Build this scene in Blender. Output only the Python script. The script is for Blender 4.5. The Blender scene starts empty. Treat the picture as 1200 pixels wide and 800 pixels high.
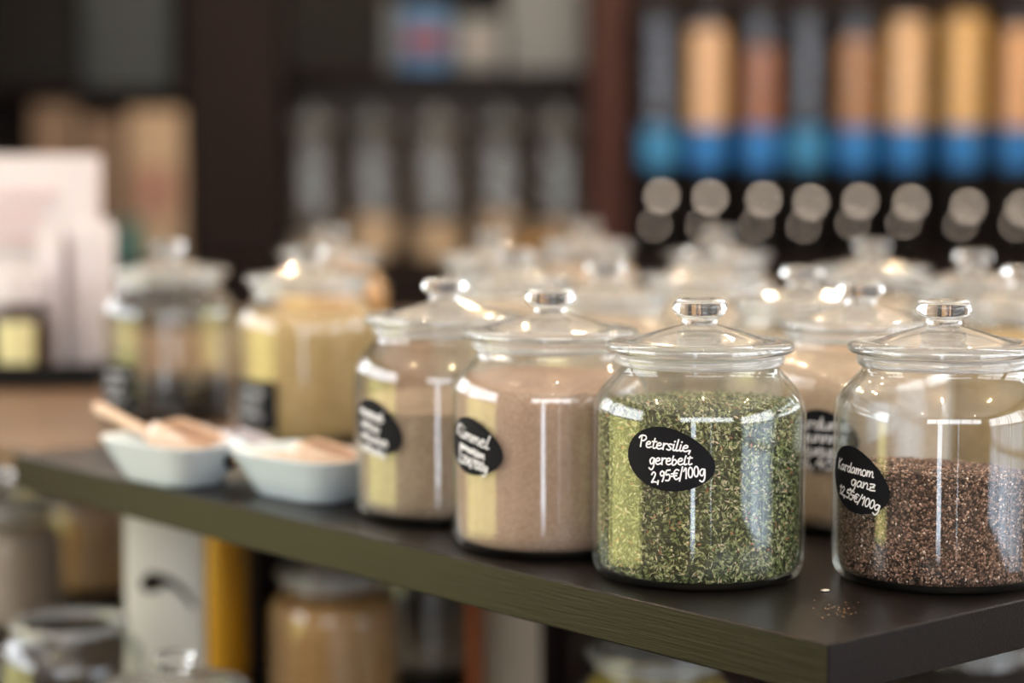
import bpy, bmesh, math, random
import numpy as np
from mathutils import Vector, Matrix

random.seed(7)
rng = np.random.default_rng(11)
S = bpy.context.scene
COL = S.collection
PI = math.pi

# ------------------------------------------------------------------ camera geometry
F = 2400.0
TH = math.atan(212 / F)
ZS = 1.0                       # top of the display shelf
ZC = ZS + 0.348                # eye height
ct, st = math.cos(TH), math.sin(TH)


def ray(x, y):
    a = (x - 600) / F
    b = (400 - y) / F
    return Vector((a, ct + b * st, -st + b * ct))


def onz(x, y, z):
    d = ray(x, y)
    t = (z - ZC) / d.z
    return Vector((d.x * t, d.y * t, z))


def at(x, y, Y):
    d = ray(x, y)
    t = Y / d.y
    return Vector((d.x * t, Y, ZC + d.z * t))


# ------------------------------------------------------------------ mesh helpers
class MB:
    def __init__(self):
        self.v, self.f, self.m = [], [], []

    def add(self, v, f, m=0):
        o = len(self.v)
        self.v += [tuple(p) for p in v]
        self.f += [tuple(i + o for i in q) for q in f]
        self.m += [m] * len(f)
        return self

    def lathe(self, prof, n=48, c=(0, 0, 0), m=0, close=False, sx=1, sy=1):
        vs, fs, rings = [], [], []
        for r, z in prof:
            if r < 1e-6:
                rings.append([len(vs)])
                vs.append((c[0], c[1], c[2] + z))
            else:
                k = len(vs)
                rings.append(list(range(k, k + n)))
                for i in range(n):
                    a = 2 * PI * i / n
                    vs.append((c[0] + sx * r * math.cos(a), c[1] + sy * r * math.sin(a), c[2] + z))
        pairs = list(zip(rings[:-1], rings[1:]))
        if close:
            pairs.append((rings[-1], rings[0]))
        for A, B in pairs:
            for i in range(n):
                j = (i + 1) % n
                if len(A) == 1 and len(B) == 1:
                    continue
                if len(A) == 1:
                    fs.append((A[0], B[j], B[i]))
                elif len(B) == 1:
                    fs.append((A[i], A[j], B[0]))
                else:
                    fs.append((A[i], A[j], B[j], B[i]))
        return self.add(vs, fs, m)

    def box(self, lo, hi, bev=0.0, m=0, seg=2, taper=None):
        bm = bmesh.new()
        bmesh.ops.create_cube(bm, size=1)
        c = [(a + b) / 2 for a, b in zip(lo, hi)]
        d = [b - a for a, b in zip(lo, hi)]
        for v in bm.verts:
            s = 1
            if taper and v.co.z > 0:
                s = taper
            v.co = Vector((v.co.x * d[0] * s + c[0], v.co.y * d[1] * s + c[1], v.co.z * d[2] + c[2]))
        if bev > 0:
            bmesh.ops.bevel(bm, geom=list(bm.edges), offset=bev, segments=seg, affect='EDGES', profile=0.5)
        bm.verts.index_update()
        self.add([v.co for v in bm.verts], [[v.index for v in f.verts] for f in bm.faces], m)
        bm.free()
        return self

    def tube(self, pts, rad, n=12, m=0):
        pts = [Vector(p) for p in pts]
        rad = rad if isinstance(rad, (list, tuple)) else [rad] * len(pts)
        vs, fs = [], []
        up = Vector((0.13, 0.21, 1)).normalized()
        for i, p in enumerate(pts):
            t = (pts[min(i + 1, len(pts) - 1)] - pts[max(i - 1, 0)]).normalized()
            a = t.cross(up)
            if a.length < 1e-3:
                a = t.cross(Vector((1, 0, 0)))
            a.normalize()
            b = t.cross(a)
            for k in range(n):
                w = 2 * PI * k / n
                vs.append(p + a * (rad[i] * math.cos(w)) + b * (rad[i] * math.sin(w)))
        for i in range(len(pts) - 1):
            for k in range(n):
                j = (k + 1) % n
                fs.append((i * n + k, i * n + j, (i + 1) * n + j, (i + 1) * n + k))
        fs.append(tuple(range(n))[::-1])
        fs.append(tuple((len(pts) - 1) * n + k for k in range(n)))
        return self.add(vs, fs, m)

    def build(self, name, mats, parent=None, smooth=None, loc=None, rz=0):
        me = bpy.data.meshes.new(name)
        me.from_pydata(self.v, [], self.f)
        me.update()
        bm = bmesh.new()
        bm.from_mesh(me)
        bmesh.ops.recalc_face_normals(bm, faces=list(bm.faces))
        bm.to_mesh(me)
        bm.free()
        mats = mats if isinstance(mats, (list, tuple)) else [mats]
        for x in mats:
            me.materials.append(x)
        if len(mats) > 1:
            me.polygons.foreach_set('material_index', self.m)
        if smooth is not None:
            me.polygons.foreach_set('use_smooth', [True] * len(me.polygons))
            if smooth < 180:
                me.set_sharp_from_angle(angle=math.radians(smooth))
        o = bpy.data.objects.new(name, me)
        COL.objects.link(o)
        if parent is not None:
            o.parent = parent
        if loc is not None:
            o.location = loc
        o.rotation_euler = (0, 0, rz)
        return o


def soft(prof, r=0.002, it=2):
    """round a lathe profile's corners (Chaikin, keeping the ends)"""
    p = [tuple(q) for q in prof]
    for _ in range(it):
        q = [p[0]]
        for a, b in zip(p[:-1], p[1:]):
            q.append((a[0] * .75 + b[0] * .25, a[1] * .75 + b[1] * .25))
            q.append((a[0] * .25 + b[0] * .75, a[1] * .25 + b[1] * .75))
        q.append(p[-1])
        p = q
    return p


def tag(o, label, cat, group=None, kind=None):
    o['label'] = label
    o['category'] = cat
    if group:
        o['group'] = group
    if kind:
        o['kind'] = kind
    return o


def thing(name, label, cat, loc=(0, 0, 0), rz=0, group=None):
    o = bpy.data.objects.new(name, None)
    o.empty_display_size = 0.05
    COL.objects.link(o)
    o.location = loc
    o.rotation_euler = (0, 0, rz)
    return tag(o, label, cat, group)


def link_copy(src, parent):
    c = src.copy()
    COL.objects.link(c)
    c.parent = parent
    return c


# ------------------------------------------------------------------ materials
def new_mat(name):
    m = bpy.data.materials.new(name)
    m.use_nodes = True
    nt = m.node_tree
    nt.nodes.clear()
    return m, nt, nt.nodes, nt.links


def pmat(name, col, rough=0.5, metal=0.0, var=0.0, scale=40, bump=0.0, bscale=200, stretch=None, spec=0.5, trans=0.0,
         coord='Object', sheen=0.0):
    m, nt, N, L = new_mat(name)
    out = N.new('ShaderNodeOutputMaterial')
    b = N.new('ShaderNodeBsdfPrincipled')
    L.new(b.outputs[0], out.inputs[0])
    b.inputs['Roughness'].default_value = rough
    b.inputs['Metallic'].default_value = metal
    b.inputs['Specular IOR Level'].default_value = spec
    b.inputs['Transmission Weight'].default_value = trans
    b.inputs['Base Color'].default_value = (*col, 1)
    tc = N.new('ShaderNodeTexCoord')
    src = tc.outputs[coord]
    if stretch:
        mp = N.new('ShaderNodeMapping')
        mp.inputs['Scale'].default_value = stretch
        L.new(src, mp.inputs[0])
        src = mp.outputs[0]
    if var > 0:
        n = N.new('ShaderNodeTexNoise')
        n.inputs['Scale'].default_value = scale
        n.inputs['Detail'].default_value = 6
        n.inputs['Roughness'].default_value = 0.65
        L.new(src, n.inputs['Vector'])
        r = N.new('ShaderNodeValToRGB')
        r.color_ramp.elements[0].position = 0.3
        r.color_ramp.elements[1].position = 0.7
        r.color_ramp.elements[0].color = (*[max(0, c * (1 - var)) for c in col], 1)
        r.color_ramp.elements[1].color = (*[min(1, c * (1 + var)) for c in col], 1)
        L.new(n.outputs['Fac'], r.inputs[0])
        L.new(r.outputs[0], b.inputs['Base Color'])
    if bump > 0:
        n2 = N.new('ShaderNodeTexNoise')
        n2.inputs['Scale'].default_value = bscale
        n2.inputs['Detail'].default_value = 5
        L.new(src, n2.inputs['Vector'])
        bp = N.new('ShaderNodeBump')
        bp.inputs['Strength'].default_value = bump
        bp.inputs['Distance'].default_value = 0.002
        L.new(n2.outputs['Fac'], bp.inputs['Height'])
        L.new(bp.outputs[0], b.inputs['Normal'])
    return m


def thin_glass(name, clear=(0.985, 0.99, 0.985), edge=(0.70, 0.76, 0.73), gain=1.5, rough=0.0, wav=0.0, haze=0.0):
    """one wall of glass: Schlick mirror over a slightly tinted see-through"""
    m, nt, N, L = new_mat(name)
    out = N.new('ShaderNodeOutputMaterial')
    lw = N.new('ShaderNodeLayerWeight')
    lw.inputs['Blend'].default_value = 0.5
    p5 = N.new('ShaderNodeMath')
    p5.operation = 'POWER'
    p5.inputs[1].default_value = 5
    L.new(lw.outputs['Facing'], p5.inputs[0])
    ma = N.new('ShaderNodeMath')
    ma.operation = 'MULTIPLY_ADD'
    ma.inputs[1].default_value = 0.9
    ma.inputs[2].default_value = 0.04 * gain
    ma.use_clamp = True
    L.new(p5.outputs[0], ma.inputs[0])
    p3 = N.new('ShaderNodeMath')
    p3.operation = 'POWER'
    p3.inputs[1].default_value = 3
    L.new(lw.outputs['Facing'], p3.inputs[0])
    mx = N.new('ShaderNodeMix')
    mx.data_type = 'RGBA'
    mx.inputs[6].default_value = (*clear, 1)
    mx.inputs[7].default_value = (*edge, 1)
    L.new(p3.outputs[0], mx.inputs[0])
    tr = N.new('ShaderNodeBsdfTransparent')
    L.new(mx.outputs[2], tr.inputs[0])
    gl = N.new('ShaderNodeBsdfGlossy')
    gl.inputs['Roughness'].default_value = rough
    gl.inputs['Color'].default_value = (1, 1, 1, 1)
    if wav > 0:
        tc = N.new('ShaderNodeTexCoord')
        n2 = N.new('ShaderNodeTexNoise')
        n2.inputs['Scale'].default_value = 22
        n2.inputs['Detail'].default_value = 1.5
        mp = N.new('ShaderNodeMapping')
        mp.inputs['Scale'].default_value = (1, 1, 0.35)
        L.new(tc.outputs['Object'], mp.inputs[0])
        L.new(mp.outputs[0], n2.inputs['Vector'])
        bp = N.new('ShaderNodeBump')
        bp.inputs['Strength'].default_value = wav
        bp.inputs['Distance'].default_value = 0.004
        L.new(n2.outputs['Fac'], bp.inputs['Height'])
        L.new(bp.outputs[0], gl.inputs['Normal'])
    ms = N.new('ShaderNodeMixShader')
    L.new(ma.outputs[0], ms.inputs[0])
    L.new(tr.outputs[0], ms.inputs[1])
    L.new(gl.outputs[0], ms.inputs[2])
    last = ms
    if haze > 0:
        df = N.new('ShaderNodeBsdfDiffuse')  # pale diffuse veil: bright haze put into the glass colour
        df.inputs[0].default_value = (0.85, 0.83, 0.80, 1)
        m2 = N.new('ShaderNodeMixShader')
        m2.inputs[0].default_value = haze
        L.new(ms.outputs[0], m2.inputs[1])
        L.new(df.outputs[0], m2.inputs[2])
        last = m2
    L.new(last.outputs[0], out.inputs[0])
    return m


def solid_glass(name, col=(0.97, 0.985, 0.975), rough=0.0):
    m, nt, N, L = new_mat(name)
    out = N.new('ShaderNodeOutputMaterial')
    g = N.new('ShaderNodeBsdfGlass')
    g.inputs['Color'].default_value = (*col, 1)
    g.inputs['Roughness'].default_value = rough
    g.inputs['IOR'].default_value = 1.5
    L.new(g.outputs[0], out.inputs[0])
    return m


def whitened_glass(name, col, white, k):
    m, nt, N, L = new_mat(name)
    out = N.new('ShaderNodeOutputMaterial')
    g = N.new('ShaderNodeBsdfGlass')
    g.inputs['Color'].default_value = (*col, 1)
    g.inputs['Roughness'].default_value = 0.0
    g.inputs['IOR'].default_value = 1.5
    d = N.new('ShaderNodeBsdfDiffuse')  # white diffuse stands in for bright light refracted by clear glass
    d.inputs[0].default_value = (*white, 1)
    x = N.new('ShaderNodeMixShader')
    x.inputs[0].default_value = k
    L.new(g.outputs[0], x.inputs[1])
    L.new(d.outputs[0], x.inputs[2])
    L.new(x.outputs[0], out.inputs[0])
    return m


def emis(name, col, s, bands=0.0, vec=(0.01, 3, 0.01)):
    m, nt, N, L = new_mat(name)
    out = N.new('ShaderNodeOutputMaterial')
    e = N.new('ShaderNodeEmission')
    e.inputs[0].default_value = (*col, 1)
    e.inputs[1].default_value = s
    if bands:
        tc = N.new('ShaderNodeTexCoord')
        mp = N.new('ShaderNodeMapping')
        mp.inputs['Scale'].default_value = vec
        n = N.new('ShaderNodeTexNoise')
        n.inputs['Scale'].default_value = 1.0
        n.inputs['Detail'].default_value = 4
        L.new(tc.outputs['Object'], mp.inputs[0])
        L.new(mp.outputs[0], n.inputs['Vector'])
        r = N.new('ShaderNodeMapRange')
        r.inputs['From Min'].default_value = 0.35
        r.inputs['From Max'].default_value = 0.65
        r.inputs['To Min'].default_value = s * (1 - bands)
        r.inputs['To Max'].default_value = s * (1 + bands)
        L.new(n.outputs['Fac'], r.inputs[0])
        L.new(r.outputs[0], e.inputs[1])
    L.new(e.outputs[0], out.inputs[0])
    return m


def island_mat(name, cols, rough=0.6, spec=0.4):
    """every flake or seed takes its own colour from a ramp"""
    m, nt, N, L = new_mat(name)
    out = N.new('ShaderNodeOutputMaterial')
    b = N.new('ShaderNodeBsdfPrincipled')
    b.inputs['Roughness'].default_value = rough
    b.inputs['Specular IOR Level'].default_value = spec
    g = N.new('ShaderNodeNewGeometry')
    r = N.new('ShaderNodeValToRGB')
    r.color_ramp.interpolation = 'CONSTANT'
    el = r.color_ramp.elements
    while len(el) < len(cols):
        el.new(0.5)
    for i, (p, c) in enumerate(cols):
        el[i].position = p
        el[i].color = (*c, 1)
    L.new(g.outputs['Random Per Island'], r.inputs[0])
    L.new(r.outputs[0], b.inputs['Base Color'])
    L.new(b.outputs[0], out.inputs[0])
    return m


def grain_mat(name, c1, c2, c3, scale=900, rough=0.8, bump=0.5):
    """fine ground spice: speckle of three tones"""
    m, nt, N, L = new_mat(name)
    out = N.new('ShaderNodeOutputMaterial')
    b = N.new('ShaderNodeBsdfPrincipled')
    b.inputs['Roughness'].default_value = rough
    b.inputs['Specular IOR Level'].default_value = 0.2
    tc = N.new('ShaderNodeTexCoord')
    v = N.new('ShaderNodeTexVoronoi')
    v.inputs['Scale'].default_value = scale
    L.new(tc.outputs['Object'], v.inputs['Vector'])
    n = N.new('ShaderNodeTexNoise')
    n.inputs['Scale'].default_value = 28
    n.inputs['Detail'].default_value = 6
    n.inputs['Roughness'].default_value = 0.7
    L.new(tc.outputs['Object'], n.inputs['Vector'])
    sp = N.new('ShaderNodeSeparateColor')
    L.new(v.outputs['Color'], sp.inputs[0])
    ad = N.new('ShaderNodeMath')
    ad.operation = 'MULTIPLY_ADD'
    ad.inputs[1].default_value = 0.55
    L.new(sp.outputs[0], ad.inputs[0])
    ml = N.new('ShaderNodeMath')
    ml.operation = 'MULTIPLY'
    ml.inputs[1].default_value = 0.45
    L.new(n.outputs['Fac'], ml.inputs[0])
    L.new(ml.outputs[0], ad.inputs[2])
    r = N.new('ShaderNodeValToRGB')
    el = r.color_ramp.elements
    el.new(0.5)
    for i, (p, c) in enumerate(((0.18, c1), (0.5, c2), (0.85, c3))):
        el[i].position = p
        el[i].color = (*c, 1)
    L.new(ad.outputs[0], r.inputs[0])
    L.new(r.outputs[0], b.inputs['Base Color'])
    bp = N.new('ShaderNodeBump')
    bp.inputs['Strength'].default_value = bump
    bp.inputs['Distance'].default_value = 0.002
    L.new(ad.outputs[0], bp.inputs['Height'])
    L.new(bp.outputs[0], b.inputs['Normal'])
    L.new(b.outputs[0], out.inputs[0])
    return m


M = {}
M['body_glass'] = thin_glass('jar_glass', gain=1.4, wav=0.05, haze=0.005)
M['lid_glass'] = thin_glass('lid_glass', clear=(0.98, 0.98, 0.975), edge=(0.80, 0.82, 0.80), gain=2.2, wav=0.08, haze=0.09)
M['knob_glass'] = whitened_glass('knob_glass', (0.985, 0.995, 0.99), (0.90, 0.92, 0.92), 0.06)
M['rim_glass'] = whitened_glass('rim_glass', (0.98, 0.985, 0.985), (0.84, 0.87, 0.85), 0.14)
M['mouth_glass'] = whitened_glass('mouth_glass', (0.98, 0.985, 0.985), (0.86, 0.88, 0.87), 0.26)
M['thin_clear'] = thin_glass('clear_tube', gain=0.8, haze=0.0)
M['tube_clear'] = thin_glass('dispenser_tube', clear=(0.95, 0.95, 0.97), gain=0.35, rough=0.1)
M['slate'] = pmat('chalk_label', (0.007, 0.0075, 0.010), 0.7, spec=0.12)
M['chalk'] = pmat('chalk_ink', (0.86, 0.88, 0.93), 0.8)
M['veneer'] = pmat('dark_veneer', (0.0062, 0.0046, 0.0042), 0.33, var=0.7, scale=20, bump=0.2, bscale=40, stretch=(0.5, 14, 14), spec=0.2)
M['wood'] = pmat('counter_wood', (0.125, 0.075, 0.043), 0.5, var=0.3, scale=14, stretch=(1, 9, 9), spec=0.3)
M['black'] = pmat('black_lacquer', (0.006, 0.0055, 0.0055), 0.5, spec=0.12)
M['darkbrown'] = pmat('dark_brown_panel', (0.0085, 0.0036, 0.0028), 0.5, var=0.3, scale=10, stretch=(8, 8, 0.6), spec=0.12)
M['redbrown'] = pmat('red_brown_panel', (0.038, 0.0125, 0.0105), 0.5, var=0.2, scale=10, stretch=(8, 8, 0.6), spec=0.15)
M['porcelain'] = pmat('porcelain', (0.62, 0.72, 0.78), 0.22)
M['beech'] = pmat('pale_wood', (0.60, 0.43, 0.31), 0.33, var=0.15, scale=60, stretch=(1, 1, 8))
M['paper'] = pmat('white_paper', (0.56, 0.525, 0.55), 0.8, var=0.03, scale=12)
M['bagpaper'] = pmat('ivory_paper', (0.80, 0.77, 0.68), 0.8, var=0.03, scale=12)
M['creambag'] = pmat('cream_bag', (0.80, 0.66, 0.48), 0.8)
M['pink'] = pmat('pink_print', (0.66, 0.30, 0.28), 0.8)
M['palepink'] = pmat('pale_pink_print', (0.58, 0.40, 0.41), 0.8)
M['chrome'] = pmat('chrome', (0.96, 0.78, 0.62), 0.03, metal=1.0)
M['steel'] = pmat('brushed_steel', (0.6, 0.58, 0.56), 0.35, metal=1.0)
M['blue'] = pmat('blue_plastic', (0.016, 0.17, 0.52), 0.4)
M['skyblue'] = pmat('light_blue_plastic', (0.03, 0.21, 0.46), 0.4)
M['red'] = pmat('red_card', (0.16, 0.025, 0.03), 0.6)
M['teal'] = pmat('teal_tin', (0.008, 0.12, 0.12), 0.5)
M['dullblue'] = pmat('dull_blue_card', (0.045, 0.13, 0.28), 0.6)
M['offwhite'] = pmat('off_white_card', (0.26, 0.25, 0.26), 0.7)
M['kraft'] = pmat('kraft_paper', (0.20, 0.14, 0.10), 0.8, var=0.1, scale=10)
M['cream'] = pmat('cream_paper', (0.40, 0.30, 0.21), 0.8, var=0.06, scale=12)
M['redpaper'] = pmat('faded_red_paper', (0.30, 0.17, 0.13), 0.8)
M['grey'] = pmat('grey_board', (0.16, 0.18, 0.195), 0.8, var=0.1, scale=6)
M['amber'] = pmat('amber_oil', (0.62, 0.30, 0.012), 0.25)
M['rust'] = pmat('orange_wood', (0.30, 0.075, 0.02), 0.5)
M['brown_glass'] = pmat('brown_glass', (0.035, 0.018, 0.012), 0.12)
M['yellow_label'] = pmat('yellow_label', (0.66, 0.62, 0.33), 0.7)
M['gold'] = pmat('gold_brass', (0.62, 0.33, 0.08), 0.4, metal=0.6)
M['wall'] = pmat('plaster', (0.33, 0.28, 0.24), 0.9, var=0.08, scale=3)
M['darkwall'] = pmat('dark_plaster', (0.014, 0.012, 0.013), 0.9, var=0.1, scale=3, spec=0.1)
M['ceil'] = pmat('ceiling_paint', (0.78, 0.74, 0.69), 0.9, var=0.04, scale=2)
M['floor'] = pmat('floor_boards', (0.16, 0.10, 0.065), 0.5, var=0.3, scale=6, stretch=(1, 8, 1))
M['frame'] = pmat('window_frame', (0.30, 0.27, 0.24), 0.5)
M['win_garden'] = emis('daylight_through_foliage', (0.86, 0.80, 0.30), 2.2, 0.45, (0.01, 2.6, 0.25))
M['win_sky'] = emis('daylight_north', (0.93, 0.96, 1.0), 5.2)
M['win_door'] = emis('daylight_door', (0.78, 0.88, 1.0), 4.5)
M['win_side'] = emis('daylight_side', (0.72, 0.85, 1.0), 2.0, 0.5, (1, 1.6, 1.2))

# ------------------------------------------------------------------ glass jars (one kind, shared meshes)
HS = 1.02                                     # height factor
RB = 0.090
RI = 0.0868
Zf = lambda z: z * HS
JB = {}


def jar_meshes():
    outer = [(0.0, 0.0015), (0.060, 0.0015), (0.068, 0.000), (0.0795, 0.000), (0.0868, 0.0035), (0.0897, 0.011), (RB, 0.019),
             (RB, 0.06), (RB, 0.10), (RB, 0.134), (0.0893, 0.1405), (0.0868, 0.148), (0.0820, 0.1555), (0.0752, 0.1625),
             (0.0700, 0.1675), (0.0678, 0.1705), (0.0672, 0.1735)]
    inner = [(0.0650, 0.1735), (0.0648, 0.1700), (0.0672, 0.1655), (0.0722, 0.1605), (0.0792, 0.1530), (0.0838, 0.1460),
             (0.0862, 0.1395), (RI, 0.132), (RI, 0.10), (RI, 0.06), (RI, 0.022), (0.0858, 0.0115), (0.082, 0.0062), (0.07, 0.0042), (0.0, 0.0038)]
    body = MB().lathe([(r, Zf(z)) for r, z in outer + inner], 96)
    o = body.build('body', M['body_glass'], smooth=60)
    JB['body'] = o.data
    bpy.data.objects.remove(o)
    # lid: hollow dome with plug
    up = [(0.0, 0.2072), (0.0150, 0.2070), (0.0185, 0.2060), (0.026, 0.2040), (0.036, 0.2013), (0.046, 0.1984), (0.054, 0.1960), (0.059, 0.1948), (0.0635, 0.1943)]
    dn = [(0.0635, 0.1862), (0.0600, 0.1858), (0.0590, 0.1800), (0.0560, 0.1800), (0.0550, 0.1900), (0.050, 0.1925), (0.042, 0.1952), (0.030, 0.1986), (0.016, 0.2014), (0.0, 0.2024)]
    o = MB().lathe([(r, Zf(z)) for r, z in up + dn], 80).build('lid', M['lid_glass'], smooth=50)
    JB['lid'] = o.data
    bpy.data.objects.remove(o)
    rim = soft([(0.0637, 0.1942), (0.0700, 0.1946), (0.0760, 0.1940), (0.0792, 0.1918), (0.0795, 0.1880), (0.0775, 0.1850), (0.0720, 0.1847), (0.0637, 0.1847)], it=1)
    o = MB().lathe([(r, Zf(z)) for r, z in rim], 96, close=True).build('rim', M['rim_glass'], smooth=70)
    JB['rim'] = o.data
    bpy.data.objects.remove(o)
    mouth = soft([(0.0650, 0.1737), (0.0690, 0.1740), (0.0712, 0.1762), (0.0716, 0.1800), (0.0706, 0.1832), (0.0670, 0.1840), (0.0650, 0.1838)], it=2)
    o = MB().lathe([(r, Zf(z)) for r, z in mouth], 96, close=True).build('mouth_ring', M['mouth_glass'], smooth=70)
    JB['mouth_ring'] = o.data
    bpy.data.objects.remove(o)
    kn = soft([(0.0, 0.2073), (0.0152, 0.2073), (0.0150, 0.2090), (0.0142, 0.2112), (0.0150, 0.2126), (0.0195, 0.2142), (0.0226, 0.2180), (0.0230, 0.2220),
               (0.0218, 0.2258), (0.0180, 0.2282), (0.0130, 0.2280), (0.0080, 0.2272), (0.0, 0.2268)], it=2)
    o = MB().lathe([(r, Zf(z)) for r, z in kn], 48).build('knob', M['knob_glass'], smooth=70)
    JB['knob'] = o.data
    bpy.data.objects.remove(o)


jar_meshes()


def jar(label, loc, group, lid=True):
    t = thing('glass_jar', label, 'jar', loc, 0, group)
    b = bpy.data.objects.new('body', JB['body'])
    COL.objects.link(b)
    b.parent = t
    m_ = bpy.data.objects.new('mouth_ring', JB['mouth_ring'])
    COL.objects.link(m_)
    m_.parent = t
    if lid:
        l = bpy.data.objects.new('lid', JB['lid'])
        COL.objects.link(l)
        l.parent = t
        for k in ('rim', 'knob'):
            r = bpy.data.objects.new(k, JB[k])
            COL.objects.link(r)
            r.parent = l
    return t


# inside radius of the jar at height z (for fills)
IN_PROF = [(0.0048, 0.070), (0.0068, 0.0805), (0.0120, 0.0850), (0.0225, 0.0862), (0.135, 0.0862), (0.1425, 0.0855), (0.149, 0.0832),
           (0.156, 0.0786), (0.1637, 0.0716), (0.1688, 0.0666), (0.174, 0.0642), (0.182, 0.0640)]


def r_in(z):
    zs = [a for a, b in IN_PROF]
    rs = [b for a, b in IN_PROF]
    return float(np.interp(z, zs, rs)) - 0.0006


def fill(name, label, cat, loc, h, m, mound=0.008, tilt=(0.0, 0.0), seed=0, rough=0.0012):
    """spice poured in a jar: closed lathe with an uneven top"""
    r_ = random.Random(seed)
    n = 72
    prof = [(0.0, 0.0084)]
    zb = [0.0048, 0.0068, 0.0120, 0.0225]
    zz = zb + [0.0225 + (h - 0.0225) * k / 9 for k in range(1, 10)]
    vs, fs, rings = [], [], []
    vs.append((0, 0, 0.0046))
    rings.append([0])
    ph = [r_.uniform(0, 6.28) for _ in range(6)]

    def top(x, y):
        R = r_in(h)
        d = math.hypot(x, y) / R
        v = mound * (1 - d * d) + tilt[0] * x / R + tilt[1] * y / R
        v += rough * (math.sin(x * 130 + ph[0]) * math.cos(y * 110 + ph[1]) + .6 * math.sin(x * 290 + y * 170 + ph[2]))
        return v
    for k, z in enumerate(zz):
        w = max(0, (z - 0.6 * h) / (0.4 * h)) if h > 0.03 else 0
        ring = []
        for i in range(n):
            a = 2 * PI * i / n
            R = r_in(z)
            x, y = R * math.cos(a), R * math.sin(a)
            z2 = z + w * top(x, y)
            R = min(R, r_in(z2))
            ring.append(len(vs))
            vs.append((R * math.cos(a), R * math.sin(a), z2))
        rings.append(ring)
    for q in (0.85, 0.68, 0.5, 0.33, 0.16):
        ring = []
        for i in range(n):
            a = 2 * PI * i / n
            R = r_in(h) * q
            x, y = R * math.cos(a), R * math.sin(a)
            ring.append(len(vs))
            vs.append((x, y, h + top(x, y)))
        rings.append(ring)
    rings.append([len(vs)])
    vs.append((0, 0, h + top(0, 0)))
    for A, B in zip(rings[:-1], rings[1:]):
        for i in range(n):
            j = (i + 1) % n
            if len(A) == 1:
                fs.append((A[0], B[j], B[i]))
            elif len(B) == 1:
                fs.append((A[i], A[j], B[0]))
            else:
                fs.append((A[i], A[j], B[j], B[i]))
    mb = MB()
    mb.add(vs, fs)
    o = mb.build(name, m, smooth=60, loc=loc)
    tag(o, label, cat, kind='stuff')
    o['_h'] = h
    del o['_h']
    return o, top


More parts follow.
